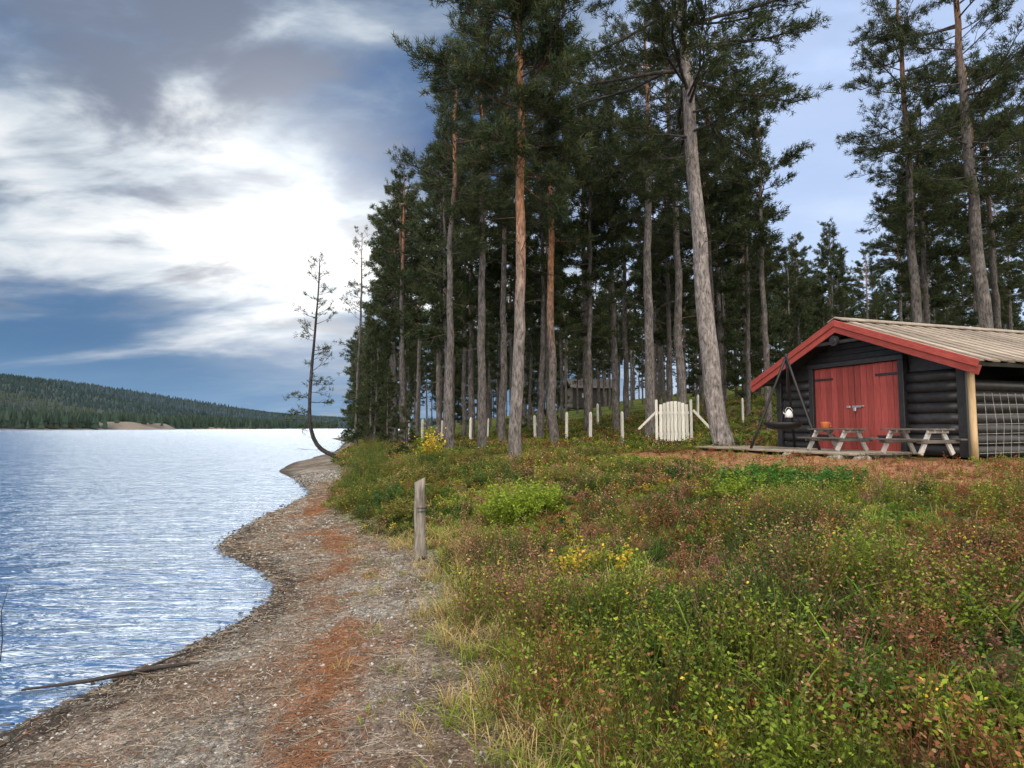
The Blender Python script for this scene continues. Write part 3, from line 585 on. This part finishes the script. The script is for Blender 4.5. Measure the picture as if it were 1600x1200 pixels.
for (hx,hz,l) in ((D1-.28,1.62,.55),(D1-.28,.35,.55),(D0+.28,1.62,.5),(D0+.28,.35,.5)):
    box('strap_hinge',cab,(hx,-.03,hz),(l,.014,.05),black,(0,0,0),.003)
metal,nt=newmat('galvanised_metal'); g=NT(nt); p=g.n('ShaderNodeBsdfPrincipled',{'Base Color':(.6,.6,.6,1),'Metallic':.8,'Roughness':.4}); nt.links.new(p.outputs[0],g.n('ShaderNodeOutputMaterial').inputs[0])
mid=(D0+D1)/2
box('hasp',cab,(mid+.05,-.035,.98),(.22,.02,.05),metal); box('padlock',cab,(mid+.02,-.06,.92),(.07,.03,.08),metal,(0,0,0),.01)
box('bolt',cab,(mid+.18,-.04,.99),(.12,.03,.03),metal); box('hasp_left',cab,(mid-.16,-.035,.98),(.10,.02,.05),metal)
box('corner_board',cab,(W-.06,-.06,.86),(.16,.07,1.72),black); box('corner_board_left',cab,(-.02,-.06,.88),(.14,.07,1.76),black)
rod('corner_pole',cab,(W+.14,-.12,-.05),(W+.14,-.12,1.62),.055,pale,12)
b=B()
for i in range(14):
    yv=.1+i*.2; addtube(b,[(W+.20,yv,0),(W+.22+.02*(i%2),yv+.02*(i%3),.6),(W+.20,yv,1.15)],[.0035]*3,(1,1,1),4,0,False)
for j in range(7):
    addtube(b,[(W+.20,-.1,.08+j*.17),(W+.23,1.2,.10+j*.17),(W+.20,2.8,.08+j*.17)],[.0035]*3,(1,1,1),4,0,False)
b.obj('wire_mesh',[legm],False,cab)
LL=math.hypot(RX-OHL,RZ-EZ); LRr=math.hypot(OHR-RX,RZ-EZ); aL=math.atan2(RZ-EZ,RX-OHL); aR=math.atan2(RZ-EZ,OHR-RX)
i=0; yv=FY
while yv<DEP+.4:
    up=.032*(i%2)
    dx=R.uniform(-.03,.05)
    cx=(RX+OHR)/2+dx; box(f'roof_board_right_{i}',cab,(cx+math.sin(aR)*up,yv+.09,(RZ+EZ)/2-dx*math.tan(aR)+math.cos(aR)*up),(LRr+.02,.21,.03),roofm,(R.uniform(-.02,.02),aR,R.uniform(-.004,.004)),.004)
    box(f'roof_board_left_{i}',cab,((RX+OHL)/2-math.sin(aL)*up,yv+.09,(RZ+EZ)/2+math.cos(aL)*up),(LL+.02,.21,.03),roofm,(0,-aL,0),.004)
    yv+=.19; i+=1
box('roof_deck_right',cab,((RX+OHR)/2-.02,DEP/2-.03,(RZ+EZ)/2-.06),(LRr-.04,DEP+.85,.07),black,(0,aR,0)); box('roof_deck_left',cab,((RX+OHL)/2+.02,DEP/2-.03,(RZ+EZ)/2-.06),(LL-.04,DEP+.85,.07),black,(0,-aL,0))
box('ridge_board_right',cab,(RX+.09,DEP/2-.05,RZ+.045),(.22,DEP+.95,.03),roofm,(0,aR,0)); box('ridge_board_left',cab,(RX-.09,DEP/2-.05,RZ+.047),(.22,DEP+.95,.03),roofm,(0,-aL,0))
for (nm,dy,dz,hh,m_) in (('upper',-.045,-.04,.13,redt),('lower',-.015,-.16,.16,redt)):
    box(f'bargeboard_{nm}_right',cab,((RX+OHR)/2+.01,FY+dy,(RZ+EZ)/2+dz),(LRr+.05,.03,hh),m_,(0,aR,0)); box(f'bargeboard_{nm}_left',cab,((RX+OHL)/2-.01,FY+dy-.002,(RZ+EZ)/2+dz),(LL+.05,.03,hh),m_,(0,-aL,0))
b=B(); addtube(b,[(RX,FY-.01,RZ-.42),(RX,FY-.07,RZ-.42)],[.11,.11],(1,1,1),20); addtube(b,[(RX,FY-.07,RZ-.42),(RX,FY-.09,RZ-.42)],[.06,.05],(1,1,1),20); b.obj('gable_ornament',[black],False,cab)
box('gable_tie',cab,(RX,FY+.02,RZ-.45),(1.3,.05,.07),black)
for xx_ in (.0,W): box('purlin',cab,(xx_,-.2,roofz(xx_)-.17),(.12,.6,.12),black)
dk_=empty('wooden_deck',(6.71,15.14,CZ),math.radians(-71.4))
for i in range(10):
    box(f'plank_{i}',dk_,(1.35+R.uniform(-.05,.05),-.28-i*.17,.05+R.uniform(-.004,.004)),(4.8+R.uniform(-.1,.1),.16,.04),deckm,(0,0,R.uniform(-.006,.006)))
for xx_ in (-.8,.8,2.4,3.4): box('joist',dk_,(xx_,-.95,-.03),(.1,1.6,.12),deckm)
for (xx_,yy_) in ((3.8,-1.75),(3.4,-1.95),(2.2,-1.9)): box('foundation_stone',dk_,(xx_,yy_,-.05),(.3,.2,.14),grey,(.1,.1,xx_),.04)
def table(x,y,nm):
    t=empty(nm,(x,y,CZ+.07),math.radians(-71.4)); t.scale=(.88,.88,.86)
    for i in range(3): box(f'top_{i}',t,(0,-.2+i*.2,.50),(1.15,.17,.035),tabm)
    for s in (-1,1):
        box('seat',t,(0,s*.52,.30),(1.15,.17,.035),tabm)
    for sx in (-.4,.4):
        box('crossbar',t,(sx+.04,0,.26),(.04,1.1,.07),tabm); box('top_batten',t,(sx+.04,0,.455),(.04,.55,.06),legm)
        for s in (-1,1): box('leg',t,(sx,s*.30,.24),(.045,.10,.54),legm,(s*math.radians(30),0,0))
    return t
table(6.55,12.35,'picnic_table'); table(7.08,10.72,'picnic_table')
orange,nt=newmat('orange_glaze'); g=NT(nt); p=g.n('ShaderNodeBsdfPrincipled',{'Base Color':(.55,.16,.05,1),'Roughness':.4}); nt.links.new(p.outputs[0],g.n('ShaderNodeOutputMaterial').inputs[0])
b=B(); q=A([6.45,12.6,CZ+.52]); pth=[(0,0,0),(0,0,.01),(0,0,.12),(0,0,.13),(0,0,.13),(0,0,.03)]; addtube(b,A(pth)+q,[.06,.075,.09,.092,.08,.065],(1,1,1),20)
an=np.linspace(-1.4,1.4,9); addtube(b,np.stack([q[0]+.085+.04*np.cos(an),q[1]+0*an,q[2]+.065+.04*np.sin(an)],-1),[.009]*9,(1,1,1),6); b.obj('orange_pot',[orange])
iron,nt=newmat('black_iron'); g=NT(nt); p=g.n('ShaderNodeBsdfPrincipled',{'Base Color':(.015,.015,.016,1),'Metallic':.3,'Roughness':.5}); nt.links.new(p.outputs[0],g.n('ShaderNodeOutputMaterial').inputs[0])
tp_=empty('fire_tripod',(0,0,0)); ax=A([6.12,13.55,3.28])
for i,(fx,fy) in enumerate(((5.3,13.7),(6.35,12.6),(6.6,14.3))):
    d=A([fx,fy,1.15])-ax; rod(f'leg_{i}',tp_,ax-d*.03,ax+d,.03,iron,8)
rod('chain',tp_,ax,ax-A([0,0,1.0]),.010,iron,6)
b=B(); q=A([6.00,13.55,1.64]); pr=[(0,.06),(.02,.2),(.05,.31),(.10,.37),(.18,.42),(.18,.405),(.10,.35),(.05,.28),(.03,.05)]
addtube(b,[q+A([0,0,h_+.0001*i]) for i,(h_,r_) in enumerate(pr)],[r_ for h_,r_ in pr],(1,1,1),28)
b.obj('fire_pan',[iron],True,tp_)
for an_ in (0,2.09,4.19): rod('pan_hanger',tp_,q+A([.40*math.cos(an_),.40*math.sin(an_),.16]),q+A([0.08,0,.66]),.008,iron,5)
enam,nt=newmat('white_enamel'); g=NT(nt); p=g.n('ShaderNodeBsdfPrincipled',{'Base Color':(.7,.7,.7,1),'Roughness':.3}); nt.links.new(p.outputs[0],g.n('ShaderNodeOutputMaterial').inputs[0])
b=B(); q=A([6.12,13.5,1.92]); pr=[(0,.07),(.02,.085),(.08,.08),(.13,.065),(.15,.04),(.165,.04),(.175,.012),(.19,.012)]
addtube(b,[q+A([0,0,h_]) for h_,r_ in pr],[r_ for h_,r_ in pr],(1,1,1),20); addtube(b,[q+A([-.07,0,.06]),q+A([-.11,0,.10]),q+A([-.13,0,.14])],[.016,.012,.009],(1,1,1),8)
an=np.linspace(0,3.14,11); addtube(b,np.stack([q[0]+.08*np.cos(an),q[1]+0*an,q[2]+.13+.10*np.sin(an)],-1),[.005]*11,(1,1,1),6); b.obj('kettle',[enam],True,tp_)
# ------------------------------------------------------------------ gate and fence posts
gx0,gy0=5.35,20.2; gzz=float(gz(gx0,gy0,False))
gt=empty('picket_gate',(gx0,gy0,gzz),math.radians(-6))
for i in range(8):
    xo=-.42+i*.12; hh=1.18+.14*math.cos(xo*3.2); box(f'picket_{i}',gt,(xo,R.uniform(-.004,.004),hh/2+.06),(.104,.025,hh),whitew,(0,R.uniform(-.012,.012),0),.01)
for z_ in (.3,1.0): box('rail',gt,(0,.04,z_),(1.0,.04,.09),whitew)
for sx in (-.56,.56): box('gate_post',gt,(sx,.02,.68),(.08,.08,1.5),whitew)
box('brace_right',gt,(1.05,.04,.62),(1.25,.05,.08),whitew,(0,math.radians(48),0)); box('brace_left',gt,(-.85,.04,.75),(.85,.05,.07),whitew,(0,math.radians(-45),0))
for (X0,d) in [(-1.84,27),(-1.2,30),(-.53,28),(1.02,27),(2.23,25),(2.94,23),(4.5,32),(3.88,21.5),(5.54,24),(9.13,30),(-4.41,30),(-3.58,31),(7.8,24),(0,31),(2.15,33),(10.2,27),(-5.54,33)]:
    Z0=float(gz(X0,d,False)); hh=R.uniform(1.0,1.15)
    b=B(); w_=.042; tl=A([R.uniform(-.05,.05),0,1.]); 
    V=[(sx*w_,sy*w_,-.3) for sx,sy in ((-1,-1),(1,-1),(1,1),(-1,1))]+[(sx*w_*.95,sy*w_*.95,hh) for sx,sy in ((-1,-1),(1,-1),(1,1),(-1,1))]+[(0,0,hh+.05)]
    V=A(V); V[:,0]+=V[:,2]*tl[0]; b.add(V,[[0,1,5,4],[1,2,6,5],[2,3,7,6],[3,0,4,7]],(1,1,1)); b.f.append(A([[4,5,8],[5,6,8],[6,7,8],[7,4,8]])); b.m.append(np.zeros(4,int))
    if X0==1.02: addtube(b,[(.05,0,.8),(.5,0,.0)],[.03,.03],(1,1,1),5)
    o=b.obj('fence_post',[whitew],False); o.location=(X0,d,Z0); o.rotation_euler=(0,0,R.rand())
hx,hy=10.4,82.; hz=float(gz(hx,hy,False)); ht=empty('forest_hut',(hx,hy,hz),.15)
box('walls',ht,(0,0,1.3),(5.5,4,2.8),black); 
for s in (-1,1): box('roof_slope',ht,(0,s*1.25,3.2),(6.3,2.9,.12),tabm,(-s*math.radians(28),0,0))
box('window',ht,(-1.2,-2.02,1.6),(.7,.05,.6),legm)
scene.view_settings.view_transform='Standard'; scene.view_settings.look='None'; scene.view_settings.exposure=0
print('pines',cnt)
